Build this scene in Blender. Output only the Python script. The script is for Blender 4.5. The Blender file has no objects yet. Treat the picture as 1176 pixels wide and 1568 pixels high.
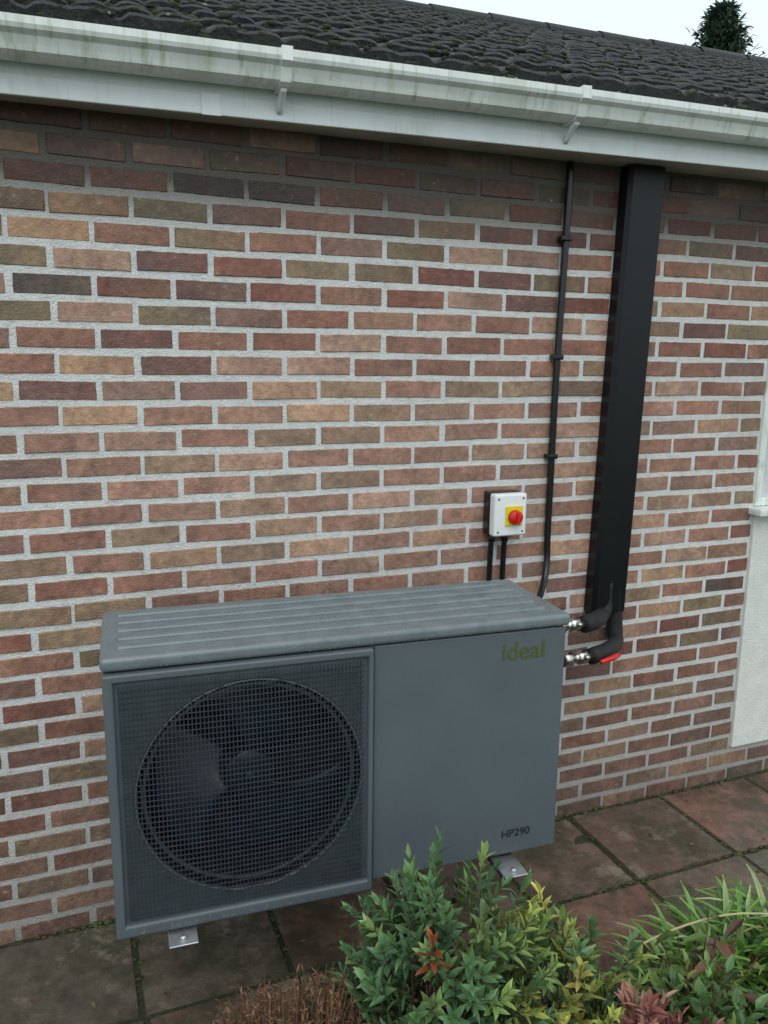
import bpy, bmesh, math, random
from mathutils import Vector, Matrix, noise
random.seed(7)
sc=bpy.context.scene
col=sc.collection
# ------------------------------------------------------------ camera
YAW,PITCH,ROLL=.3755,.1892,.0115
CAM=Vector((.0221,-2.5351,1.8474)); FPX=1225.
fwd=Vector((math.sin(YAW)*math.cos(PITCH),math.cos(YAW)*math.cos(PITCH),-math.sin(PITCH)))
rt=Vector((math.cos(YAW),-math.sin(YAW),0)); up=rt.cross(fwd)
R=rt*math.cos(ROLL)+up*math.sin(ROLL); U=-rt*math.sin(ROLL)+up*math.cos(ROLL)
cd=bpy.data.cameras.new("camera"); cam=bpy.data.objects.new("camera",cd); col.objects.link(cam)
M=Matrix((R,U,-fwd)).transposed().to_4x4(); M.translation=CAM; cam.matrix_world=M
cd.sensor_fit='VERTICAL'; cd.sensor_height=24; cd.lens=FPX/1568*24; cd.clip_start=.05; cd.clip_end=1000
sc.camera=cam
# ------------------------------------------------------------ helpers
def empty(name,parent=None):
    o=bpy.data.objects.new(name,None); col.objects.link(o); o.empty_display_size=.1
    if parent: o.parent=parent
    return o
def mk(name,v,f,mat=None,parent=None,smooth=False,cols=None):
    me=bpy.data.meshes.new(name); me.from_pydata([tuple(a) for a in v],[],f); me.update()
    if smooth: me.polygons.foreach_set("use_smooth",[True]*len(me.polygons))
    if cols is not None:
        at=me.color_attributes.new("Col",'FLOAT_COLOR','POINT')
        flat=[]
        for c in cols: flat+= [c[0],c[1],c[2],1.]
        at.data.foreach_set("color",flat)
    o=bpy.data.objects.new(name,me); col.objects.link(o)
    if mat: me.materials.append(mat)
    if parent: o.parent=parent
    return o
def box(name,a,b,mat,parent=None,bev=0,seg=2):
    x0,y0,z0=a;x1,y1,z1=b
    v=[(x0,y0,z0),(x1,y0,z0),(x1,y1,z0),(x0,y1,z0),(x0,y0,z1),(x1,y0,z1),(x1,y1,z1),(x0,y1,z1)]
    f=[(0,3,2,1),(4,5,6,7),(0,1,5,4),(1,2,6,5),(2,3,7,6),(3,0,4,7)]
    o=mk(name,v,f,mat,parent)
    if bev:
        m=o.modifiers.new("b",'BEVEL'); m.width=bev; m.segments=seg; m.limit_method='ANGLE'
        o.data.polygons.foreach_set("use_smooth",[True]*6)
        w=o.modifiers.new("w",'WEIGHTED_NORMAL')
    return o
def tube(name,pts,r,mat,parent=None,n=12,caps=True,rr=None):
    pts=[Vector(p) for p in pts]; v=[];f=[]
    prev=None
    for i,p in enumerate(pts):
        t=(pts[min(i+1,len(pts)-1)]-pts[max(i-1,0)]).normalized()
        if prev is None: a=t.orthogonal().normalized()
        else: a=(prev-t*prev.dot(t)).normalized()
        prev=a; b=t.cross(a)
        rad=rr[i] if rr else r
        for k in range(n):
            th=2*math.pi*k/n; v.append(p+(a*math.cos(th)+b*math.sin(th))*rad)
    for i in range(len(pts)-1):
        for k in range(n):
            f.append((i*n+k,i*n+(k+1)%n,(i+1)*n+(k+1)%n,(i+1)*n+k))
    if caps:
        f.append(tuple(range(n))[::-1]); f.append(tuple((len(pts)-1)*n+k for k in range(n)))
    return mk(name,v,f,mat,parent,smooth=True)
def spline(ctrl,n=8):
    P=[Vector(c) for c in ctrl]; P=[P[0]*2-P[1]]+P+[P[-1]*2-P[-2]]; out=[]
    for i in range(1,len(P)-2):
        for k in range(n):
            t=k/n; p0,p1,p2,p3=P[i-1:i+3]
            out.append(.5*((2*p1)+(p2-p0)*t+(2*p0-5*p1+4*p2-p3)*t*t+(3*p1-p0-3*p2+p3)*t**3))
    out.append(P[-2]); return out
class NT:
    def __init__(s,name):
        s.m=bpy.data.materials.new(name); s.m.use_nodes=True; s.t=s.m.node_tree; s.n=s.t.nodes; s.l=s.t.links
        s.b=s.n["Principled BSDF"]; s.co=s.n.new("ShaderNodeTexCoord").outputs["Object"]
    def noise(s,scale,detail=3,rough=.55,vec=None,mapscale=None):
        n=s.n.new("ShaderNodeTexNoise"); n.inputs["Scale"].default_value=scale; n.inputs["Detail"].default_value=detail; n.inputs["Roughness"].default_value=rough
        src=vec or s.co
        if mapscale:
            mp=s.n.new("ShaderNodeMapping"); mp.inputs["Scale"].default_value=mapscale; s.l.new(src,mp.inputs["Vector"]); src=mp.outputs[0]
        s.l.new(src,n.inputs["Vector"]); return n.outputs["Fac"]
    def ramp(s,fac,stops):
        r=s.n.new("ShaderNodeValToRGB"); e=r.color_ramp.elements
        while len(e)<len(stops): e.new(.5)
        for k,(p,c) in enumerate(stops):
            e[k].position=p; e[k].color=(c,c,c,1) if isinstance(c,(int,float)) else (*c,1)
        s.l.new(fac,r.inputs[0]); return r.outputs[0]
    def mix(s,fac,a,b,mode='MIX'):
        m=s.n.new("ShaderNodeMix"); m.data_type='RGBA'; m.blend_type=mode
        def put(i,x):
            if hasattr(x,'node'): s.l.new(x,i)
            else: i.default_value=(*x,1) if isinstance(x,tuple) else x
        put(m.inputs[0],fac); put(m.inputs[6],a); put(m.inputs[7],b); return m.outputs[2]
    def attr(s,n="Col"):
        a=s.n.new("ShaderNodeAttribute"); a.attribute_name=n; return a.outputs["Color"]
    def bump(s,h,strength=.5,dist=.002):
        b=s.n.new("ShaderNodeBump"); b.inputs["Strength"].default_value=strength; b.inputs["Distance"].default_value=dist
        s.l.new(h,b.inputs["Height"]); s.l.new(b.outputs[0],s.b.inputs["Normal"])
    def set(s,name,v):
        i=s.b.inputs[name]
        if hasattr(v,'node'): s.l.new(v,i)
        else: i.default_value=(*v,1) if isinstance(v,tuple) else v
def simple(name,c,rough=.5,metal=0,var=.15,scale=30,bump=0,bscale=200,spec=.5):
    t=NT(name); n=t.noise(scale)
    t.set("Base Color",t.ramp(n,[(.3,tuple(x*(1-var) for x in c)),(.7,tuple(min(1,x*(1+var)) for x in c))]))
    t.set("Roughness",rough); t.set("Metallic",metal); t.set("Specular IOR Level",spec)
    if bump: t.bump(t.noise(bscale),bump,.001)
    return t.m
# ------------------------------------------------------------ materials
t=NT("brick"); a=t.attr()
n1=t.noise(42,4,.7); n2=t.noise(11,3,.6); n3=t.noise(170,2,.7)
c=t.mix(1.0,a,t.ramp(n2,[(.3,.72),(.5,1.),(.7,1.28)]),'MULTIPLY')
c=t.mix(1.0,c,t.ramp(n1,[(.3,.70),(.5,1.0),(.72,1.3)]),'MULTIPLY')
c=t.mix(t.ramp(n1,[(.64,0.),(.76,.5)]),c,(.55,.48,.42))
c=t.mix(t.ramp(t.noise(6,3,.7),[(.57,0.),(.72,.4)]),c,(.16,.10,.08))
t.set("Base Color",c); t.set("Roughness",t.ramp(n2,[(.3,.36),(.7,.7)]))
m_=t.mix(.5,n1,n3); t.bump(m_,1.,.006); BRICK=t.m
t=NT("mortar"); n=t.noise(30,4,.7); n2=t.noise(2.2,3)
c=t.ramp(n,[(.22,(.50,.50,.48)),(.45,(.70,.71,.70)),(.75,(.82,.83,.82))])
c=t.mix(t.ramp(n2,[(.5,0.),(.74,.35)]),c,(.45,.44,.41))
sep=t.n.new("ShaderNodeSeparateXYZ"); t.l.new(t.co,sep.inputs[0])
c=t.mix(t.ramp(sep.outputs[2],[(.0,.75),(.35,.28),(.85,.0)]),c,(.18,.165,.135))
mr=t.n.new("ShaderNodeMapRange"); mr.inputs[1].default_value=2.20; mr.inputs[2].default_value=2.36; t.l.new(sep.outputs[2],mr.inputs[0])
c=t.mix(mr.outputs[0],c,(.14,.125,.11))  # joints darken towards the eaves, shade painted into the mortar colour
t.set("Base Color",c); t.set("Roughness",.9); t.bump(t.noise(140,3,.7),1.,.008); MORTAR=t.m
t=NT("white_upvc"); n=t.noise(2,4,.6,mapscale=(6,1,1)); n2=t.noise(40,4,.7,mapscale=(1,.3,.15)); n4=t.noise(9,4,.7)
c=t.ramp(n2,[(.3,(.80,.83,.82)),(.53,(.76,.80,.78)),(.72,(.42,.46,.34))])
c=t.mix(t.ramp(n,[(.48,0.),(.68,.55)]),c,(.52,.58,.48))
c=t.mix(t.ramp(n4,[(.60,0.),(.74,.55)]),c,(.38,.40,.30))
t.set("Base Color",c); t.set("Roughness",.3); UPVC=t.m
t=NT("white_fascia"); n=t.noise(5,4,.7,mapscale=(1,1,.4)); n2=t.noise(60,4,.7,mapscale=(1,.3,.1))
c=t.ramp(n,[(.35,(.80,.83,.85)),(.6,(.74,.78,.79)),(.80,(.54,.57,.53))])
c=t.mix(t.ramp(n2,[(.58,0.),(.74,.3)]),c,(.48,.51,.47))
t.set("Base Color",c); t.set("Roughness",.32); FASC=t.m
SOFF=simple("soffit_board",(.46,.42,.38),.6,var=.2,scale=6)
t=NT("roof_tile"); n=t.noise(40,4,.75); n2=t.noise(5,4,.7)
c=t.ramp(n,[(.3,(.007,.007,.009)),(.52,(.019,.019,.022)),(.68,(.06,.06,.063)),(.8,(.23,.23,.22))])
c=t.mix(t.ramp(n2,[(.48,0.),(.66,.6)]),c,(.033,.040,.017))
t.set("Base Color",c); t.set("Roughness",.6); t.bump(t.noise(60,4,.75),1.,.02); TILE=t.m
MOSS=simple("moss",(.030,.036,.016),.95,var=.8,scale=25)
LICH=simple("lichen",(.24,.25,.22),.9,var=.4,scale=25)
t=NT("grey_paint"); n=t.noise(5,3); n2=t.noise(60,3,.6,mapscale=(3,3,.25))
c=t.ramp(n,[(.3,(.088,.107,.121)),(.7,(.103,.125,.139))])
c=t.mix(t.ramp(n2,[(.55,0.),(.75,.25)]),c,(.135,.158,.17))
t.set("Base Color",c); t.set("Roughness",t.ramp(n2,[(.3,.58),(.7,.42)])); t.bump(t.noise(500,2),.15,.0005); GREY=t.m
t=NT("grey_lid_skylit"); n2=t.noise(14,4,.7)
t.set("Base Color",t.ramp(n2,[(.3,(.125,.152,.165)),(.7,(.18,.21,.222))])); t.set("Roughness",t.ramp(n2,[(.35,.17),(.65,.42)])); t.bump(t.noise(180,3),.3,.001); LID=t.m  # lid takes a lighter casing grey, sky light put into the colour
DGREY=simple("dark_grey_paint",(.070,.086,.098),.45,var=.12)
GRILL=simple("grill_wire",(.038,.046,.055),.35,var=.2)
FANM=simple("fan_plastic",(.007,.014,.028),.28,var=.2)
DARK=simple("dark_void",(.005,.006,.008),.8)
BLACK=simple("black_plastic",(.008,.008,.010),.28,var=.3)
BLACKD=simple("black_duct",(.0045,.005,.007),.38,var=.2,scale=6,spec=.35)
FOAM=simple("black_foam",(.012,.012,.013),.7,bump=.6,bscale=150)
STEEL=simple("galvanised_steel",(.50,.51,.52),.4,.7,scale=20,var=.2)
BRASS=simple("nickel_fitting",(.55,.52,.48),.25,1.)
WHITEP=simple("white_plastic",(.80,.82,.83),.3,var=.03)
YEL=simple("yellow_plastic",(.75,.58,.02),.35,var=.05)
RED=simple("red_plastic",(.62,.015,.012),.3,var=.1)
LOGO=simple("logo_green",(.085,.105,.02),.5)
LOGOD=simple("logo_dark",(.02,.022,.025),.5)
t=NT("render_cream"); t.set("Base Color",t.ramp(t.noise(12,4,.7),[(.3,(.68,.69,.64)),(.7,(.82,.82,.78))])); t.set("Roughness",.9); t.bump(t.noise(120,4,.7),1.,.006); RENDER=t.m
WOOD=simple("orange_wood",(.42,.16,.03),.4,var=.3,scale=12)
t=NT("glass"); t.set("Base Color",(.04,.05,.055)); t.set("Roughness",.04); GLASS=t.m
t=NT("paving"); a=t.attr(); n=t.noise(7,5,.7); n2=t.noise(60,3,.7)
c=t.mix(1.,a,t.ramp(n,[(.3,.45),(.5,1.),(.7,1.5)]),'MULTIPLY')
c=t.mix(t.ramp(t.noise(4,4,.75),[(.45,0.),(.60,.75)]),c,(.050,.053,.032))
c=t.mix(t.ramp(t.noise(3,5,.8),[(.56,0.),(.68,.55)]),c,(.32,.28,.22))
c=t.mix(t.ramp(t.noise(90,3,.8),[(.62,0.),(.72,.6)]),c,(.04,.04,.025))
t.set("Base Color",c); t.set("Roughness",t.ramp(n,[(.42,.07),(.62,.42)])); t.bump(t.mix(.5,n,n2),.6,.009); PAVE=t.m
t=NT("soil"); n=t.noise(30,5,.8); t.set("Base Color",t.ramp(n,[(.35,(.014,.011,.007)),(.6,(.040,.030,.019)),(.75,(.09,.065,.04))])); t.set("Roughness",.9); t.bump(n,1.,.03); SOIL=t.m
t=NT("joint_moss"); n=t.noise(50,4,.8); t.set("Base Color",t.ramp(n,[(.35,(.018,.018,.010)),(.6,(.045,.055,.020)),(.75,(.09,.10,.04))])); t.set("Roughness",.9); t.bump(n,1.,.01); JOINT=t.m
t=NT("lawn"); n=t.noise(6,5,.8); t.set("Base Color",t.ramp(n,[(.35,(.02,.035,.01)),(.65,(.05,.085,.02))])); t.set("Roughness",.9); LAWN=t.m
def leafmat(name,rough=.35,tr=.25):
    t=NT(name); a=t.attr()
    t.set("Base Color",a); t.set("Roughness",rough)
    tb=t.n.new("ShaderNodeBsdfTranslucent"); t.l.new(a,tb.inputs[0]); ms=t.n.new("ShaderNodeMixShader"); ms.inputs[0].default_value=tr
    t.l.new(t.b.outputs[0],ms.inputs[1]); t.l.new(tb.outputs[0],ms.inputs[2]); t.l.new(ms.outputs[0],t.n["Material Output"].inputs[0]); return t.m
LEAF=leafmat("leaf"); LEAFD=leafmat("needle",.7,.1)
t=NT("water"); t.set("Base Color",(.25,.28,.30)); t.set("Roughness",.03); WATER=t.m
# ------------------------------------------------------------ house
house=empty("brick_house")
HX0,HX1=-3.15,9.0
WX0,WX1=2.705,3.96
WZ0,WZ1=.15,2.12
PAL=[((.205,.078,.055),5),((.26,.112,.077),5),((.31,.155,.105),4),((.40,.24,.175),3),((.25,.175,.105),4),((.19,.142,.088),2.4),((.095,.064,.056),1.2),((.165,.080,.068),2.6),((.43,.26,.155),1.6),((.215,.125,.098),3.2)]
def brickcol(x,z,k):
    c=random.choices([p[0] for p in PAL],[p[1] for p in PAL])[0]
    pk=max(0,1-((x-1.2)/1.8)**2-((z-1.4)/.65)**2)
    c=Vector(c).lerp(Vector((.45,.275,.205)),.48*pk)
    if z>2.32: c=c*.42  # top courses darkened, soffit shade put into the brick colour
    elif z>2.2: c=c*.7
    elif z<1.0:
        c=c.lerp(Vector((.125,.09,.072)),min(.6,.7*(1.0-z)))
    return c*random.uniform(.87,1.13)
v=[];f=[];cs=[]
for k in range(-3,31):
    zc=2.27-k*.075; ph=0 if k%2==0 else .1125
    i0=int((HX0-ph)/.225)-1
    for i in range(i0,int((HX1)/.225)+1):
        xa=i*.225+ph+.0065; xb=xa+.225-.013
        xa=max(xa,HX0); xb=min(xb,HX1)
        zz0,zz1=zc-.0298,zc+.0298
        if WZ0-.02<zc<WZ1:
            if xa<WX0<xb: xb=WX0-.004
            elif xa<WX1<xb: xa=WX1+.004
            elif xa>=WX0 and xb<=WX1: continue
        if xb-xa<.02: continue
        fine=-1<xa<4; nx=12 if fine else 4; nz=4 if fine else 2
        xa+=random.uniform(-.003,.003); xb+=random.uniform(-.003,.003)
        dz=random.uniform(-.0025,.0025); tl=random.uniform(-.002,.002); dep=-.0030+random.uniform(-.002,.002)
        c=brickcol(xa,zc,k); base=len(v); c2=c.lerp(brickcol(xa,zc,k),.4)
        for a in range(nx+1):
            for b in range(nz+1):
                s=a/nx; q=b/nz
                if fine:
                    s=[0,.018,.1,.2,.3,.4,.5,.6,.7,.8,.9,.982,1][a]; q=[0,.07,.5,.93,1][b]
                x=xa+(xb-xa)*s; z=zz0+(zz1-zz0)*q+dz+tl*(s-.5)*2
                edge=a in(0,nx) or b in(0,nz)
                nn=noise.noise(Vector((x*55,z*55,k)))*.0042
                if edge:
                    z+=nn if b in(0,nz) else 0; x+=nn if a in(0,nx) else 0
                    y=.003
                else: y=dep+noise.noise(Vector((x*30,z*30,5)))*.0012
                v.append((x,y,z)); cs.append(c.lerp(c2,s))
        w=nz+1
        for a in range(nx):
            for b in range(nz):
                f.append((base+a*w+b,base+(a+1)*w+b,base+(a+1)*w+b+1,base+a*w+b+1))
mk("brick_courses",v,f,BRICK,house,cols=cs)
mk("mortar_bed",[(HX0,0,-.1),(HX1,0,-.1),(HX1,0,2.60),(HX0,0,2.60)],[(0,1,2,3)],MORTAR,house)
t=NT("brick_side"); bt=t.n.new("ShaderNodeTexBrick")
bt.inputs["Scale"].default_value=1; bt.inputs["Brick Width"].default_value=.225; bt.inputs["Row Height"].default_value=.075; bt.inputs["Mortar Size"].default_value=.006
bt.inputs["Color1"].default_value=(.2,.085,.065,1); bt.inputs["Color2"].default_value=(.3,.16,.12,1); bt.inputs["Mortar"].default_value=(.55,.54,.51,1)
sp=t.n.new("ShaderNodeSeparateXYZ"); t.l.new(t.co,sp.inputs[0]); cb=t.n.new("ShaderNodeCombineXYZ"); ad=t.n.new("ShaderNodeMath"); t.l.new(sp.outputs[0],ad.inputs[0]); t.l.new(sp.outputs[1],ad.inputs[1])
t.l.new(ad.outputs[0],cb.inputs[0]); t.l.new(sp.outputs[2],cb.inputs[1]); t.l.new(cb.outputs[0],bt.inputs["Vector"]); t.set("Base Color",bt.outputs[0]); t.set("Roughness",.8); BSIDE=t.m
RY=2.93; RT=.456; EZ=2.690; EY=-.170; RZ=EZ+(RY-EY)*RT; BY=2*RY
gz=2.45; pk=RZ-.3
mk("gable_and_rear_walls",[(HX0,.003,-.1),(HX0,BY,-.1),(HX0,BY,gz),(HX0,RY,pk),(HX0,.003,gz),(HX1,.003,-.1),(HX1,BY,-.1),(HX1,BY,gz),(HX1,RY,pk),(HX1,.003,gz)],
   [(0,4,3,2,1),(5,6,7,8,9),(1,2,7,6)],BSIDE,house)
eaves=empty("eaves_and_roof",house)
eaves.matrix_local=Matrix.Translation((.6,0,0))@Matrix.Rotation(math.radians(-1.8),4,'Z')@Matrix.Rotation(-.009,4,'Y')@Matrix.Translation((-.6,0,0))
SZ=2.522; FY=-.130
box("soffit",(HX0-.1,FY+.012,SZ),(HX1+.1,.45,SZ+.01),SOFF,eaves)
box("fascia",(HX0-.1,FY,SZ-.010),(HX1+.1,FY+.012,SZ+.16),FASC,eaves,.003)
box("fascia_trim",(HX0-.1,FY-.006,SZ-.012),(HX1+.1,FY-.0005,SZ+.040),FASC,eaves,.003)
box("fascia_joint",(.44,FY-.010,SZ-.015),(.495,FY-.0065,SZ+.043),FASC,eaves,.002)
prof=[(0,.07),(0,.01),(-.02,.0),(-.07,.0),(-.085,.008),(-.09,.022),(-.098,.04),(-.112,.05),(-.116,.06),(-.116,.078),(-.110,.08),(-.108,.062),(-.09,.05),(-.08,.015),(-.02,.008),(-.006,.014),(-.006,.07)]
GY=FY-.001; GZ=2.585
def extrude(name,prof,x0,x1,n,mat,par,oy,oz,sc_=1,wob=0):
    v=[];f=[];m=len(prof)
    for i in range(n+1):
        x=x0+(x1-x0)*i/n; wz=wob*math.sin(x*1.7)
        for (y,z) in prof: v.append((x,oy+y*sc_,oz+z*sc_+wz))
    for i in range(n):
        for k in range(m):
            f.append((i*m+k,i*m+(k+1)%m,(i+1)*m+(k+1)%m,(i+1)*m+k))
    f.append(tuple(range(m))); f.append(tuple(n*m+k for k in range(m))[::-1])
    o=mk(name,v,f,mat,par); bm=bmesh.new(); bm.from_mesh(o.data); bmesh.ops.recalc_face_normals(bm,faces=bm.faces); bm.to_mesh(o.data); bm.free(); return o
extrude("gutter",prof,HX0-.15,HX1+.15,60,UPVC,eaves,GY,GZ,wob=.002)
for gx in (-.9,.66,1.60,2.6,3.6,4.6,5.6,6.6):
    bp=[(.0,-.004),(-.075,-.004),(-.092,.004),(-.103,.038),(-.121,.05),(-.121,.086),(-.10,.086),(-.10,.08),(-.113,.08),(-.113,.05),(-.09,.04),(-.08,.004),(0,.002)]
    extrude("gutter_bracket",bp,gx-.015,gx+.015,1,UPVC,eaves,GY,GZ)
    sp_=spline([(gx,GY-.07,GZ-.006),(gx,GY-.045,GZ-.018),(gx,GY-.004,GZ-.05)],4)
    tube("bracket_spur",sp_,.010,FASC,eaves,8)
# roof tiles
v=[];f=[]
L=math.hypot(1,RT); sdir=Vector((0,1/L,RT/L)); ndir=Vector((0,-RT/L,1/L)); run=(RY-EY)*L
ex=.205; nco=int(run/ex)+1; xs=[]; x=HX0-.2
while x<HX1+.2: xs.append(x); x+=.0205
TW=.225
def prf(x,off):
    u=((x+off)%TW)/TW
    g=-.010 if (u<.06 or u>.94) else 0
    return g+.006*(.5-.5*math.cos(u*4*math.pi))*(0 if g else 1)
for side in (0,1):
  for j in range(nco):
    off=(j%2)*TW/2; base=len(v)
    s0=j*ex; s1=min(run,(j+1)*ex+.02)
    for x in xs:
        ti=math.floor((x+off)/TW); jt=noise.noise(Vector((ti*3.1,j*7.7,side)))*.009; js=noise.noise(Vector((ti*5.3,j*2.7,9)))*.010+noise.noise(Vector((x*9,j*3,2)))*.007
        h=prf(x,off)+noise.noise(Vector((x*19,j*5,7)))*.006
        for (s,nn) in ((s0+js,-.006),(s0+js-.002,.030+h+jt),(s0+js+.012,.036+h+jt),(s1,.008+h*.9)):
            p=Vector((x,EY,EZ-.006))+sdir*s+ndir*nn
            if side: p.y=2*RY-p.y
            v.append(p)
    for a in range(len(xs)-1):
        for b in range(3):
            q=(base+a*4+b,base+(a+1)*4+b,base+(a+1)*4+b+1,base+a*4+b+1); f.append(q if not side else q[::-1])
mk("roof_tiles",v,f,TILE,eaves)
v=[];f=[]
xr=HX0-.2
while xr<HX1+.2:
    b0=len(v)
    for xx,rr_ in ((xr,.115),(xr+.44,.108)):
        for k in range(9):
            th=math.pi*k/8; v.append((xx,RY+rr_*math.cos(th),RZ-.03+rr_*.8*math.sin(th)+random.uniform(0,.006)))
    for k in range(8): f.append((b0+k,b0+9+k,b0+10+k,b0+k+1))
    xr+=.44
mk("ridge_tiles",v,f,TILE,eaves,smooth=True)
def blobs(name,items,mat,par,sub=1):
    bm=bmesh.new(); bmesh.ops.create_icosphere(bm,subdivisions=sub,radius=1); tv=[x.co.copy() for x in bm.verts]; tf=[[q.index for q in x.verts] for x in bm.faces]; bm.free()
    v=[];f=[]
    for (p,s,ax) in items:
        b=len(v)
        for q in tv:
            jj=1+random.uniform(-.25,.25) if ax is None else 1
            v.append(Vector(p)+Vector((q.x*s[0]*jj,q.y*s[1]*jj,q.z*s[2]*jj)))
        for ff in tf: f.append(tuple(b+i for i in ff))
    return mk(name,v,f,mat,par,smooth=True)
for nm,mt,cnt in (("roof_moss",MOSS,6500),("roof_lichen",LICH,1300)):
    it=[]
    for _ in range(cnt):
        j=random.randrange(nco); x=random.uniform(-1,HX1); s=j*ex+(random.uniform(-.012,.02) if random.random()<.65 else random.uniform(0,ex))
        if noise.noise(Vector((x*1.3,s*1.3,3)))<-.25: continue
        p=Vector((x,EY,EZ))+sdir*min(s,run)+ndir*(.002+.026*(1-(s%ex)/ex)); r=random.uniform(.004,.017) if mt is MOSS else random.uniform(.003,.007)
        it.append((p,(r*random.uniform(.8,1.8),r,r*.7),None))
    blobs(nm,it,mt,eaves)
for gx in (HX0-.1,HX1+.1):
    for sd in (0,1):
        pts=[]
        for (y,z) in ((EY,EZ-.16),(RY,RZ-.16),(RY,RZ-.0),(EY,EZ-.0)):
            pts.append((gx,y if not sd else 2*RY-y,z))
        vv=[(p[0]-.01,p[1],p[2]) for p in pts]+[(p[0]+.01,p[1],p[2]) for p in pts]
        mk("barge_board",vv,[(0,1,2,3),(7,6,5,4),(0,4,5,1),(1,5,6,2),(2,6,7,3),(3,7,4,0)],FASC,eaves)
# window bay
SL=1.215
box("rendered_panel",(WX0,-.014,WZ0),(WX1,.05,SL),RENDER,house,.005)
box("window_sill",(WX0-.025,-.07,SL+.0005),(WX1+.025,.03,SL+.035),UPVC,house,.008)
fr=.035; wb=SL+.036
box("window_frame_left",(WX0,-.010,wb),(WX0+fr,.06,WZ1),UPVC,house,.006)
box("window_frame_right",(WX1-fr,-.010,wb),(WX1,.06,WZ1),UPVC,house,.006)
box("window_frame_mullion",((WX0+WX1)/2-.03,-.009,wb+fr),((WX0+WX1)/2+.03,.06,WZ1-fr),UPVC,house,.006)
box("window_frame_bottom",(WX0+fr,-.0095,wb),(WX1-fr,.06,wb+fr),UPVC,house,.006)
box("window_frame_top",(WX0+fr,-.0095,WZ1-fr),(WX1-fr,.06,WZ1),UPVC,house,.006)
box("window_inner_wood",(WX0+fr,.002,wb+fr),(WX0+fr+.09,.05,WZ1-fr),WOOD,house,.004)
box("window_glass",(WX0+fr+.09,.03,wb+fr),(WX1-fr,.036,WZ1-fr),GLASS,house)
# ------------------------------------------------------------ ground
mk("ground",[(-300,-300,-.05),(300,-300,-.05),(300,300,-.05),(-300,300,-.05)],[(0,1,2,3)],LAWN)
v=[];f=[]
nx,ny=160,50
for i in range(nx+1):
    for j in range(ny+1):
        x=-3+11*i/nx; y=-3.4+2.47*j/ny
        v.append((x,y,-.014+.02*noise.noise(Vector((x*6,y*6,0)))+.012*noise.noise(Vector((x*22,y*22,1)))))
for i in range(nx):
    for j in range(ny): f.append((i*(ny+1)+j,(i+1)*(ny+1)+j,(i+1)*(ny+1)+j+1,i*(ny+1)+j+1))
mk("flower_bed_soil",v,f,SOIL,smooth=True)
v=[];f=[];cs=[]
PC=[(.135,.090,.068),(.14,.10,.075),(.115,.096,.074),(.12,.10,.078),(.165,.090,.066)]
paving=empty("paving")
jx=[-3.9,-3.45,-3.0,-2.55,-2.1,-1.66,-1.21,-.77,-.325,.12,.562,.99,1.42,1.845,2.31,2.785,3.23,3.68,4.12,4.57,5.0,5.45,5.9,6.35,6.8,7.25,7.7,8.15]
for i in range(len(jx)-1):
    for j in range(2):
        x0=jx[i]+.002; x1=jx[i+1]-.002; y1=-.022-j*.445; y0=y1-.440; b=len(v)
        if j: x0+=.01; x1+=.01
        c=Vector(random.choice(PC))*random.uniform(.85,1.15); zt=random.uniform(-.003,.003); tx=random.uniform(-.004,.004)
        n=8
        for a in range(n+1):
            for d in range(n+1):
                s=[0,.02,.15,.35,.5,.65,.85,.98,1][a]; q=[0,.02,.15,.35,.5,.65,.85,.98,1][d]
                e=a in(0,n) or d in(0,n); x=x0+(x1-x0)*s; y=y0+(y1-y0)*q; nn=noise.noise(Vector((x*25,y*25,4)))*.008
                v.append((x+(nn if e else 0),y+(nn if e else 0),(-.03 if e else .0+zt+tx*(s-.5)+nn*.4))); cs.append(c)
        for a in range(n):
            for d in range(n): f.append((b+a*(n+1)+d,b+(a+1)*(n+1)+d,b+(a+1)*(n+1)+d+1,b+a*(n+1)+d+1))
mk("slabs",v,f,PAVE,paving,cols=cs)
mk("jointing",[(-3.9,-.93,-.005),(9,-.93,-.005),(9,.0,-.005),(-3.9,.0,-.005)],[(0,1,2,3)],JOINT,paving)
it=[]
for _ in range(2200):
    if random.random()<.45: p=(random.choice(jx)+random.gauss(0,.007),random.uniform(-.92,-.02))
    elif random.random()<.6: p=(random.uniform(-1,5),random.gauss(-.465,.007))
    else: p=(random.uniform(-1,5),-.008-abs(random.gauss(0,.014)))
    if noise.noise(Vector((p[0]*2.2,p[1]*2.2,8)))<-.05: continue
    r=random.uniform(.003,.009); it.append(((p[0],p[1],0),(r*1.5,r,r*.5),None))
blobs("joint_moss_tufts",it,simple("moss_green",(.055,.07,.022),.95,var=.6,scale=30),paving)
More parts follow.
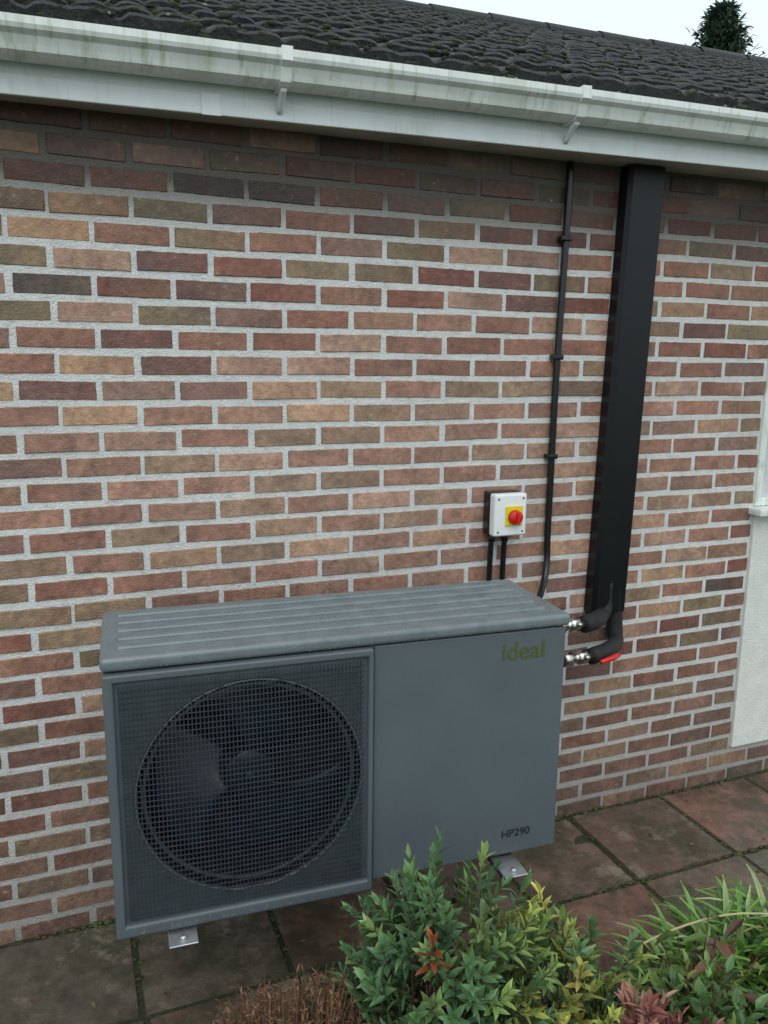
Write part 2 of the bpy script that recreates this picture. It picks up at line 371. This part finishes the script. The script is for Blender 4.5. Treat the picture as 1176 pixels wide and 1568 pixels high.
# ------------------------------------------------------------ heat pump
hp=empty("air_source_heat_pump")
hp.matrix_world=Matrix.Translation((.058,-.655,0))@Matrix.Rotation(math.radians(-3.4),4,'Z')@Matrix.Translation((-.075,.70,0))
X0,X1=.075,1.32; YF,YB=-.70,-.31; Z0,Z1=.425,1.15
XS=.742
box("lid",(X0-.004,YF+.004,Z1-.036),(X1+.006,YB-.0,Z1),LID,hp,.013,4)
for i in range(5):
    y=YF+.07+i*.064
    box("lid_ridge",(X0+.035,y-.011,Z1-.006),(X1-.045,y+.011,Z1+.0075),LID,hp,.0065,3)
box("front_right_panel",(XS+.006,YF+.014,Z0+.004),(X1-.004,YF+.024,Z1-.040),GREY,hp,.004,3)
FX0,FX1,FZ0,FZ1=X0,XS,Z0-.014,Z1-.040
def ring_rect(name,o,i,y0,y1,mat):
    (a0,b0,a1,b1)=o;(c0,d0,c1,d1)=i
    P=[(a0,b0),(a1,b0),(a1,b1),(a0,b1)]; Q=[(c0,d0),(c1,d0),(c1,d1),(c0,d1)]
    v=[(x,y0,z) for x,z in P]+[(x,y0,z) for x,z in Q]+[(x,y1,z) for x,z in P]+[(x,y1,z) for x,z in Q]; f=[]
    for k in range(4):
        n=(k+1)%4
        f+=[(k,n,4+n,4+k),(8+n,8+k,12+k,12+n),(k,8+k,8+n,n),(4+k,4+n,12+n,12+k)]
    ob=mk(name,v,f,mat,hp); m=ob.modifiers.new("b",'BEVEL'); m.width=.006; m.segments=3; m.limit_method='ANGLE'
    ob.data.polygons.foreach_set("use_smooth",[True]*len(ob.data.polygons)); ob.modifiers.new("w",'WEIGHTED_NORMAL'); return ob
ring_rect("fan_frame",(FX0,FZ0,FX1,FZ1),(FX0+.024,FZ0+.034,FX1-.014,FZ1-.020),YF-.006,YF+.03,GREY)
cx,cz,rad=.424,.772,.286
yP=YF+.006
N=96;v=[];f=[]
rx0,rx1,rz0,rz1=FX0+.02,FX1-.010,FZ0+.030,FZ1-.016
for k in range(N):
    th=2*math.pi*k/N+.0001; c_,s_=math.cos(th),math.sin(th)
    tx=((rx1-cx)/c_ if c_>0 else (rx0-cx)/c_); tz=((rz1-cz)/s_ if s_>0 else (rz0-cz)/s_); tt=min(tx,tz)
    v+= [(cx+c_*tt,yP,cz+s_*tt),(cx+c_*(rad+.006),yP,cz+s_*(rad+.006)),(cx+c_*rad,yP+.006,cz+s_*rad),(cx+c_*(rad-.004),yP+.05,cz+s_*(rad-.004)),(cx+c_*(rad-.01),yP+.16,cz+s_*(rad-.01))]
for k in range(N):
    n=(k+1)%N
    for j in range(4): f.append((k*5+j,n*5+j,n*5+j+1,k*5+j+1))
o=mk("fan_panel",v,f,DGREY,hp)
bm=bmesh.new(); bm.from_mesh(o.data)
for X_ in (rx0,rx1):
    for Z_ in (rz0,rz1):
        best=min(bm.verts,key=lambda q:(q.co.x-X_)**2+(q.co.z-Z_)**2+(q.co.y-yP)**2); best.co=(X_,yP,Z_)
o.data.materials.append(DARK)
for fc in bm.faces:
    if fc.calc_center_median().y>yP+.004: fc.material_index=1
bm.to_mesh(o.data); bm.free()
box("casing_cutout_back",(FX0+.03,yP+.17,FZ0+.03),(FX1-.02,yP+.172,FZ1-.03),DARK,hp)
box("casing_right",(XS-.004,YF+.022,Z0),(X1-.002,YB,Z1-.037),GREY,hp,.01,3)
box("casing_left_side",(X0+.002,YF+.028,Z0),(X0+.014,YB,Z1-.037),GREY,hp,.004)
box("casing_back",(X0+.0145,YB-.012,Z0+.01),(XS-.0045,YB,Z1-.037),DGREY,hp)
box("casing_base",(X0+.0145,YF+.031,Z0),(XS-.0045,YB-.0125,Z0+.009),DGREY,hp)
def wire(V,F,p,q,r):
    p=Vector(p);q=Vector(q);d=(q-p).normalized();a=Vector((0,1,0));b_=d.cross(a);base=len(V)
    for e in (p,q):
        for (i,j) in ((1,1),(-1,1),(-1,-1),(1,-1)): V.append(e+a*r*i+b_*r*j)
    for k in range(4): F.append((base+k,base+(k+1)%4,base+4+(k+1)%4,base+4+k))
v=[];f=[]
mx0,mx1,mz0,mz1=FX0+.036,FX1-.024,FZ0+.046,FZ1-.032
def dome(x,z):
    r2=(x*x+z*z)/(rad*rad); return yP-.003-.012*max(0,1-r2)
def seg(vert,g,lo,hi,r,dy):
    n=14
    for i in range(n):
        a=lo+(hi-lo)*i/n; b=lo+(hi-lo)*(i+1)/n
        if vert: wire(v,f,(g,dome(g-cx,a-cz)+dy,a),(g,dome(g-cx,b-cz)+dy,b),r)
        else: wire(v,f,(a,dome(a-cx,g-cz)+dy,g),(b,dome(b-cx,g-cz)+dy,g),r)
g=mx0
while g<=mx1: seg(True,g,mz0,mz1,.0012,.0); g+=.0098
g=mz0
while g<=mz1: seg(False,g,mx0,mx1,.0012,-.002); g+=.0145
mk("wire_mesh_guard",v,f,GRILL,hp)
tube("grill_stiffening_ring",[(cx+math.cos(2*math.pi*k/64)*(rad+.002),yP-.002,cz+math.sin(2*math.pi*k/64)*(rad+.002)) for k in range(65)],.003,DGREY,hp,6,False)
tube("inlet_lip",[(cx+math.cos(2*math.pi*k/64)*(rad-.018),yP+.02,cz+math.sin(2*math.pi*k/64)*(rad-.018)) for k in range(65)],.006,DGREY,hp,8,False)
v=[];f=[]
yh=yP+.095
for b in range(3):
    a0=b*2*math.pi/3+.9; base=len(v); nr,na=8,10
    for i in range(nr+1):
        r=.06+(rad-.03-.06)*i/nr
        for j in range(na+1):
            u=j/na; th=a0+(u-.5)*(1.35+.35*i/nr)+.35*i/nr
            v.append((cx+r*math.cos(th),yh+(u-.5)*-.07,cz+r*math.sin(th)))
    for i in range(nr):
        for j in range(na): f.append((base+i*(na+1)+j,base+(i+1)*(na+1)+j,base+(i+1)*(na+1)+j+1,base+i*(na+1)+j+1))
o=mk("fan_blades",v,f,FANM,hp,smooth=True); o.modifiers.new("s",'SOLIDIFY').thickness=.004
tube("fan_hub",[(cx,yh-.035,cz),(cx,yh-.03,cz),(cx,yh+.05,cz)],.07,FANM,hp,32,rr=[.058,.066,.068])
tube("fan_hub_cap",[(cx,yh-.042,cz),(cx,yh-.034,cz)],.012,GRILL,hp,20)
it=[]
for _ in range(150):
    e=random.random(); s=random.uniform(.0008,.0020)
    if e<.4: p=(random.uniform(X0,X1),random.uniform(YF+.02,YB-.02),Z1+.0005)
    elif e<.75: p=(random.uniform(X0+.01,X1-.01),YF+.003,Z1-.02+random.uniform(-.012,.01))
    else: p=(random.uniform(X0+.02,XS-.02),YF-.006,FZ0+.01+random.uniform(0,.014))
    it.append((p,(s,s,s*.8),1))
blobs("rain_drops",it,WATER,hp)
def text(name,s,size,loc,mat,par,ext=.0006):
    cu=bpy.data.curves.new(name,'FONT'); cu.body=s; cu.size=size; cu.extrude=ext; cu.align_x='CENTER'; cu.materials.append(mat)
    o=bpy.data.objects.new(name,cu); col.objects.link(o); o.location=loc; o.rotation_euler=(math.pi/2,0,0); o.parent=par; return o
text("maker_badge","ideal",.074,(1.185,YF+.0125,1.03),LOGO,hp)
text("size_label","HP290",.034,(1.185,YF+.0125,.483),LOGOD,hp)
for x in (.235,.85,1.165):
    box("foot_plate",(x-.036,YF-.045,Z0-.035),(x+.036,YF+.08,Z0-.030),STEEL,hp,.002)
    tube("foot_bolt",[(x,YF-.022,Z0-.031),(x,YF-.022,Z0-.022)],.008,STEEL,hp,6)
for x in (.235,1.165):
    box("bracket_arm",(x-.02,YF-.0,Z0-.075),(x+.02,-.04,Z0-.0355),DGREY,hp,.003)
    box("bracket_upright",(x-.022,-.055,.08),(x+.022,-.0,Z0-.03),DGREY,hp,.003)
    tube("bracket_brace",[(x,-.05,.12),(x,YF+.2,Z0-.07)],.012,DGREY,hp,8)
    box("rubber_mount",(x-.03,YF+.05,Z0-.030),(x+.03,YB-.05,Z0),BLACK,hp,.004)
# ------------------------------------------------------------ isolator
iso=empty("isolator_switch")
ix,iz=1.473,1.303
box("back_box",(ix-.067,-.05,iz-.078),(ix+.062,-.006,iz+.080),BLACK,iso,.006)
box("cover",(ix-.066,-.09,iz-.076),(ix+.066,-.0505,iz+.077),WHITEP,iso,.008,3)
box("yellow_plate",(ix-.022,-.096,iz-.038),(ix+.046,-.0905,iz+.034),YEL,iso,.005)
tube("red_knob",[(ix+.013,-.0965,iz-.006),(ix+.013,-.112,iz-.006),(ix+.013,-.116,iz-.006)],.025,RED,iso,28,rr=[.027,.025,.021])
box("knob_grip",(ix+.008,-.128,iz-.030),(ix+.018,-.1155,iz+.018),RED,iso,.004)
for sx in (-.05,.05):
    for sz in (-.06,.06): tube("cover_screw",[(ix+sx,-.091,iz+sz),(ix+sx,-.0895,iz+sz)],.004,DGREY,iso,8)
for dx in (-.045,.01):
    tube("cable_gland",[(ix+dx,-.035,iz-.105),(ix+dx,-.035,iz-.075)],.014,BLACK,iso,10)
    tube("cable_tail",spline([(ix+dx,-.035,iz-.09),(ix+dx,-.03,iz-.25),(ix+dx-.005,-.05,iz-.4),(ix+dx-.05,-.2,.80),(ix+dx-.12,-.33,.78)]),.0105,BLACK,iso,8)
# ------------------------------------------------------------ power cable
cb_=empty("power_cable")
cxm=1.685
tube("cable",spline([(cxm+.012,-.018,2.525),(cxm+.006,-.018,2.2),(cxm-.004,-.018,1.8),(cxm-.006,-.018,1.4),(cxm-.008,-.02,1.2),(cxm-.012,-.03,1.09),(cxm-.05,-.07,1.02),(cxm-.14,-.16,.97),(cxm-.3,-.31,.95)],10),.0125,BLACK,cb_,10)
for z,dxx in ((2.27,.008),(1.86,-.002),(1.50,-.005)):
    box("cable_clip",(cxm+dxx-.028,-.036,z-.009),(cxm+dxx+.016,-.005,z+.009),BLACK,cb_,.004)
# ------------------------------------------------------------ duct
du=empty("pipe_duct")
dx0,dx1,db=1.872,2.030,.880
v=[];f=[]
pr=[(dx0,-.005),(dx0,-.05),(dx0+.012,-.066),(dx1-.012,-.066),(dx1,-.05),(dx1,-.005),(dx1-.004,-.005),(dx1-.004,-.048),(dx1-.014,-.062),(dx0+.014,-.062),(dx0+.004,-.048),(dx0+.004,-.005)]
for z,sh in ((db,0),(2.53,.046)):
    for x,y in pr: v.append((x+sh,y,z))
m=len(pr)
for k in range(m): f.append((k,(k+1)%m,m+(k+1)%m,m+k))
f+=[(0,11,10,1),(1,10,9,2),(2,9,8,3),(3,8,7,4),(4,7,6,5)]
o=mk("trunking",v,f,BLACKD,du); bm=bmesh.new(); bm.from_mesh(o.data); bmesh.ops.recalc_face_normals(bm,faces=bm.faces); bm.to_mesh(o.data); bm.free()
# ------------------------------------------------------------ pipes
pp=empty("insulated_pipes")
up_=spline([(1.66,-.30,.942),(1.72,-.27,.935),(1.82,-.17,.905),(1.90,-.075,.875),(1.945,-.04,.90),(1.95,-.036,1.0)],6)
lo_=spline([(1.70,-.30,.818),(1.80,-.25,.808),(1.92,-.14,.775),(1.985,-.07,.765),(2.0,-.04,.80),(1.99,-.036,.98)],6)
tube("pipe_insulation_upper",up_,.031,FOAM,pp,14); tube("pipe_insulation_lower",lo_,.030,FOAM,pp,14)
for (z,x1_) in ((.945,1.66),(.82,1.70)):
    tube("pipe_stub",[(1.29,-.30,z),(x1_-.12,-.30,z)],.022,FOAM,pp,12)
    tube("valve_union",[(x1_-.12,-.30,z),(x1_-.085,-.30,z),(x1_-.083,-.30,z),(x1_-.06,-.30,z),(x1_-.058,-.30,z),(x1_-.025,-.30,z),(x1_-.023,-.30,z),(x1_+.01,-.30,z-.002)],.02,BRASS,pp,12,rr=[.026,.026,.018,.018,.025,.025,.018,.018])
    tube("valve_spindle",[(x1_-.04,-.30,z),(x1_-.04,-.34,z+.012)],.009,BRASS,pp,10)
tube("valve_handle",[(1.71,-.345,.812),(1.79,-.310,.806),(1.83,-.29,.806)],.008,RED,pp,8,rr=[.008,.011,.008])
# ------------------------------------------------------------ plants
class LeafMesh:
    def __init__(s): s.v=[];s.f=[];s.c=[]
    def leaf(s,p,d,n,L,W,c,curl=.2):
        d=d.normalized(); sd=d.cross(n)
        if sd.length<1e-4: sd=d.orthogonal()
        sd.normalize(); n=sd.cross(d).normalized(); b=len(s.v)
        s.v+= [p, p+d*L*.3+sd*W*.46+n*W*.16, p+d*L*.33, p+d*L*.3-sd*W*.46+n*W*.16,
               p+d*L*.66+sd*W*.36+n*(W*.12-curl*L*.15), p+d*L*.68-n*curl*L*.15, p+d*L*.66-sd*W*.36+n*(W*.12-curl*L*.15), p+d*L-n*curl*L*.4]
        s.f+= [(b,b+2,b+1),(b,b+3,b+2),(b+1,b+2,b+5,b+4),(b+2,b+3,b+6,b+5),(b+4,b+5,b+7),(b+5,b+6,b+7)]
        s.c+= [c*.85]+[c,c*.9,c]+[c*1.05,c*.95,c*1.05]+[c*1.15]
    def strip(s,pts,ws,nrm,c0,c1):
        b=len(s.v)
        for i,(p,w) in enumerate(zip(pts,ws)):
            t=(pts[min(i+1,len(pts)-1)]-pts[max(i-1,0)]).normalized(); sd=t.cross(nrm).normalized()
            cc=c0.lerp(c1,i/(len(pts)-1))
            s.v+=[p-sd*w,p-Vector((0,0,w*.5)),p+sd*w]; s.c+=[cc*1.15,cc*.85,cc*1.15]
        for i in range(len(pts)-1):
            k=b+i*3; s.f+=[(k,k+1,k+4,k+3),(k+1,k+2,k+5,k+4)]
    def stem(s,p,q,r,c):
        p=Vector(p);q=Vector(q);d=(q-p).normalized();a=d.orthogonal().normalized();b_=d.cross(a);b=len(s.v)
        for e,rr in ((p,r),(q,r*.6)):
            for k in range(3):
                th=k*2.094; s.v.append(e+(a*math.cos(th)+b_*math.sin(th))*rr); s.c.append(c)
        for k in range(3): s.f.append((b+k,b+(k+1)%3,b+3+(k+1)%3,b+3+k))
    def done(s,name,mat,smooth=False,parent=None): return mk(name,s.v,s.f,mat,parent,smooth,s.c)
def rdir():
    while 1:
        q=Vector((random.uniform(-1,1),random.uniform(-1,1),random.uniform(-1,1)))
        if .05<q.length<1: return q.normalized()
def shrub(name,lobes,nsh,pal,L=.042,W=.015,nl=14,zmin=.03,colfn=None,ymax=-.80):
    lm=LeafMesh(); stemc=Vector((.10,.055,.035))
    for _ in range(nsh):
        c,r=random.choices(lobes,[l[2] for l in lobes])[0][:2]
        d=rdir(); rr=random.uniform(.45,1)**.5*random.uniform(.78,1.10)
        bumpy=1+.28*noise.noise(d*2.3+Vector(c)*3)
        tip=Vector(c)+Vector((d.x*r[0],d.y*r[1],d.z*r[2]))*rr*bumpy
        if tip.z<zmin or tip.y>ymax: continue
        g=(Vector((d.x,d.y,d.z*.6))+Vector((0,0,.75))+rdir()*.4).normalized()
        rootp=Vector((c[0]+random.uniform(-.06,.06),c[1]+random.uniform(-.05,.05),0))
        st=tip-g*.09
        lm.stem(st,tip,.0018,Vector((.13,.09,.04)))
        if random.random()<.35: lm.stem(rootp.lerp(st,.25),st,.003,stemc)
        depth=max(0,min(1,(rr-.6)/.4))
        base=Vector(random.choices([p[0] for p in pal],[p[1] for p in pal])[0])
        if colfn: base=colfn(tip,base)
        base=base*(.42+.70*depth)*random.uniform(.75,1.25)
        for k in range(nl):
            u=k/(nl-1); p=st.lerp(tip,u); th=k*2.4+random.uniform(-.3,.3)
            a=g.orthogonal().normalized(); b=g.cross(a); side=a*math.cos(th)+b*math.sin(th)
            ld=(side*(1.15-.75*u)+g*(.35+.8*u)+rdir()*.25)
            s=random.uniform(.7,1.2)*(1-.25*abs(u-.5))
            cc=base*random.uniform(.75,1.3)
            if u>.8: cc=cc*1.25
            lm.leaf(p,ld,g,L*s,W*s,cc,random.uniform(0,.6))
    return lm.done(name,LEAF)
GP=[((.105,.205,.085),5),((.155,.28,.115),4),((.072,.148,.070),3),((.21,.31,.11),2.8)]
def yel(tip,b):
    q=(tip-Vector((1.04,-1.16,.42))); q.z*=.8
    if q.length<.20 and random.random()<.32: return Vector((.33,.38,.09)) if random.random()<.75 else Vector((.50,.45,.12))
    if q.length<.32 and random.random()<.3: return Vector((.22,.31,.09))
    if random.random()<.004: return Vector((.30,.09,.04))
    return b
shrub("evergreen_shrub",[((.75,-1.10,.435),(.27,.21,.33),3),((.99,-1.14,.30),(.28,.23,.28),2.8),((.83,-1.34,.20),(.36,.2,.27),2.4)],820,GP,L=.043,W=.0165,nl=13,colfn=yel)
shrub("variegated_shrub",[((1.33,-1.26,.15),(.25,.18,.24),2),((1.75,-1.40,.14),(.27,.2,.27),2.4)],360,[((.12,.23,.06),3.5),((.21,.29,.08),2.5),((.075,.15,.05),3),((.16,.08,.05),.7)],L=.05,W=.022,nl=9)
shrub("red_leaved_shrub",[((1.13,-1.34,.37),(.14,.09,.12),1),((1.25,-1.37,.31),(.09,.08,.11),.5)],85,[((.38,.13,.11),3),((.28,.08,.065),2.5),((.46,.23,.18),2.5),((.14,.18,.07),3)],L=.040,W=.013,nl=11)
lm=LeafMesh()
for _ in range(85):
    p=Vector((random.gauss(1.48,.09),random.gauss(-1.13,.07),random.uniform(.10,.36)))
    c=Vector(random.choice([(.15,.065,.037),(.20,.10,.05),(.09,.045,.03),(.12,.20,.05),(.17,.26,.06),(.13,.22,.05)]))*random.uniform(.7,1.2)
    d=rdir(); d.z=-abs(d.z)*.5
    lm.stem((1.48,-1.13,0),p,.003,Vector((.16,.09,.05)))
    lm.leaf(p,d,Vector((0,0,1))+rdir()*.4,random.uniform(.05,.095),random.uniform(.028,.045),c,random.uniform(.2,1.2))
lm.done("hydrangea_plant",LEAF)
lm=LeafMesh()
for (bx,by,nb,hs) in ((1.58,-.98,130,.72),(1.76,-1.0,180,.86),(1.97,-1.0,190,.92),(2.2,-1.04,160,.92),(2.5,-1.1,110,.9)):
    for _ in range(nb):
        p=Vector((bx+random.gauss(0,.06),by+random.gauss(0,.04),0)); th=random.uniform(0,6.283); out=Vector((math.cos(th),math.sin(th),0))
        Ln=random.uniform(.26,.50)*hs; lean=random.uniform(.3,1.2); pts=[];ws=[]
        w0=random.uniform(.006,.0105)
        for i in range(9):
            u=i/8; q=p+out*(Ln*lean*.75*u*u+.03*u)+Vector((0,0,Ln*(u-.62*lean*u*u*u)*.85))
            if q.y>-.74: q.y=-.74
            pts.append(q); ws.append(w0*(1-.85*u**2.2)*(.6+.8*min(1,u*3)))
        c=Vector(random.choices([(.18,.36,.07),(.27,.48,.10),(.11,.23,.06),(.46,.56,.26),(.38,.30,.11)],[5,5,3,2.4,.5])[0])*random.uniform(.8,1.15)
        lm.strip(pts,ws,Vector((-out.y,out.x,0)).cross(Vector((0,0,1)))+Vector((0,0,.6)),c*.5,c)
pts=[Vector(a) for a in spline([(1.30,-1.0,.14),(1.38,-1.0,.27),(1.65,-1.04,.33),(1.95,-1.08,.27)],5)]
lm.strip(pts,[.004]*len(pts),Vector((0,0,1)),Vector((.50,.44,.22)),Vector((.55,.48,.25)))
lm.done("strap_leaved_clump",LEAF)
lm=LeafMesh()
for _ in range(1300):
    th=random.uniform(0,6.283); r=math.sqrt(random.random()); b=Vector((.40+.05*math.cos(th),-1.06+.04*math.sin(th),0))
    h=(.50-.16*r*r)*random.uniform(.75,1.05)*(1+.12*noise.noise(Vector((th*1.2,r*2,0)))); tip=Vector((.40+.27*r*math.cos(th)+random.gauss(0,.02),-1.06+.17*r*math.sin(th),h))
    mid=b.lerp(tip,.55)+Vector((0,0,.04))+rdir()*.015
    c=Vector(random.choice([(.17,.07,.045),(.22,.105,.06),(.12,.055,.04),(.27,.16,.09),(.11,.095,.04)]))*random.uniform(.7,1.2)
    lm.stem(b,mid,.0015,c*.7); lm.stem(mid,tip,.0012,c)
    for k in range(12):
        p=mid.lerp(tip,random.random()); lm.leaf(p,(tip-mid).normalized()+rdir()*1.1,Vector((0,0,1)),random.uniform(.010,.022),.0030,c*random.uniform(.7,1.4),.2)
lm.done("dry_heather",LEAFD)
lm=LeafMesh()
for _ in range(640):
    p=Vector((random.uniform(-.6,3),random.uniform(-1.7,-.86) if random.random()<.92 else random.uniform(-.9,-.1),.012)); c=Vector(random.choice([(.14,.07,.035),(.20,.12,.06),(.08,.055,.03),(.18,.15,.06)]))
    lm.leaf(p,Vector((random.uniform(-1,1),random.uniform(-1,1),.1)),Vector((random.uniform(-.4,.4),random.uniform(-.4,.4),1)),random.uniform(.012,.032),.012,c,.3)
lm.done("leaf_litter",LEAF)
def conifer(name,bx,by,H,rb,n):
    lm=LeafMesh()
    for i in range(14): lm.stem((bx,by,H*i/14),(bx+.02,by,H*(i+1)/14),.16*(1-i/15),Vector((.06,.045,.03)))
    for _ in range(n):
        u=1-.97*random.random()**1.35; z0=H*u
        Rm=rb*(1-u)**.72+.10; th=random.uniform(0,6.283)
        lob=1+.45*noise.noise(Vector((math.cos(th)*1.3,math.sin(th)*1.3,z0*.9)))
        Rr=Rm*lob*random.uniform(.6,1.1); o_=Vector((math.cos(th),math.sin(th),0))
        p0=Vector((bx,by,z0)); p1=p0+o_*Rr+Vector((0,0,Rr*random.uniform(.1,.6)))
        lm.stem(p0,p1,.018,Vector((.05,.04,.03)))
        for k in range(9):
            q=p0.lerp(p1,random.uniform(.3,1.05))+rdir()*.12
            c=Vector((.048,.085,.050))*random.uniform(.5,1.7)
            lm.leaf(q,o_+rdir()*.8+Vector((0,0,.3)),Vector((0,0,1))+rdir()*.5,random.uniform(.14,.30),random.uniform(.04,.09),c,.5)
    return lm.done(name,LEAFD)
conifer("conifer_tree",15.95,15.0,10.5,2.9,1500)
lm=LeafMesh()
def br(p,d,L,r,dep):
    q=p+d*L; lm.stem(p,q,r,Vector((.10,.085,.07)))
    if dep==0: return
    for _ in range(3 if dep>1 else 4):
        br(p.lerp(q,random.uniform(.55,1)),(d+rdir()*.6+Vector((0,0,.12))).normalized(),L*random.uniform(.55,.75),r*.55,dep-1)
br(Vector((17.2,15.3,0)),Vector((0,0,1)),4.3,.14,6)
lm.done("bare_tree",LEAFD)
# ------------------------------------------------------------ world & sun
w=bpy.data.worlds.new("World"); sc.world=w; w.use_nodes=True; nt=w.node_tree; bg=nt.nodes["Background"]
sky=nt.nodes.new("ShaderNodeTexSky"); sky.sky_type='NISHITA'; sky.sun_disc=False; sky.sun_elevation=math.radians(50); sky.sun_rotation=math.radians(200); sky.dust_density=4; sky.air_density=1.5
mx=nt.nodes.new("ShaderNodeMix"); mx.data_type='RGBA'; mx.inputs[0].default_value=.9
nt.links.new(sky.outputs[0],mx.inputs[6]); mx.inputs[7].default_value=(6.5,7.5,7.9,1)
nt.links.new(mx.outputs[2],bg.inputs[0]); bg.inputs[1].default_value=.15
sd=bpy.data.lights.new("sun",'SUN'); sd.energy=1.0; sd.angle=math.radians(45); sd.color=(1,.985,.96)
so=bpy.data.objects.new("sun",sd); col.objects.link(so)
el,az=math.radians(50),math.radians(200)
dirv=Vector((math.sin(az)*math.cos(el),math.cos(az)*math.cos(el),math.sin(el)))
so.rotation_euler=dirv.to_track_quat('Z','Y').to_euler()
sc.view_settings.view_transform='Standard'; sc.view_settings.look='None'; sc.view_settings.exposure=0
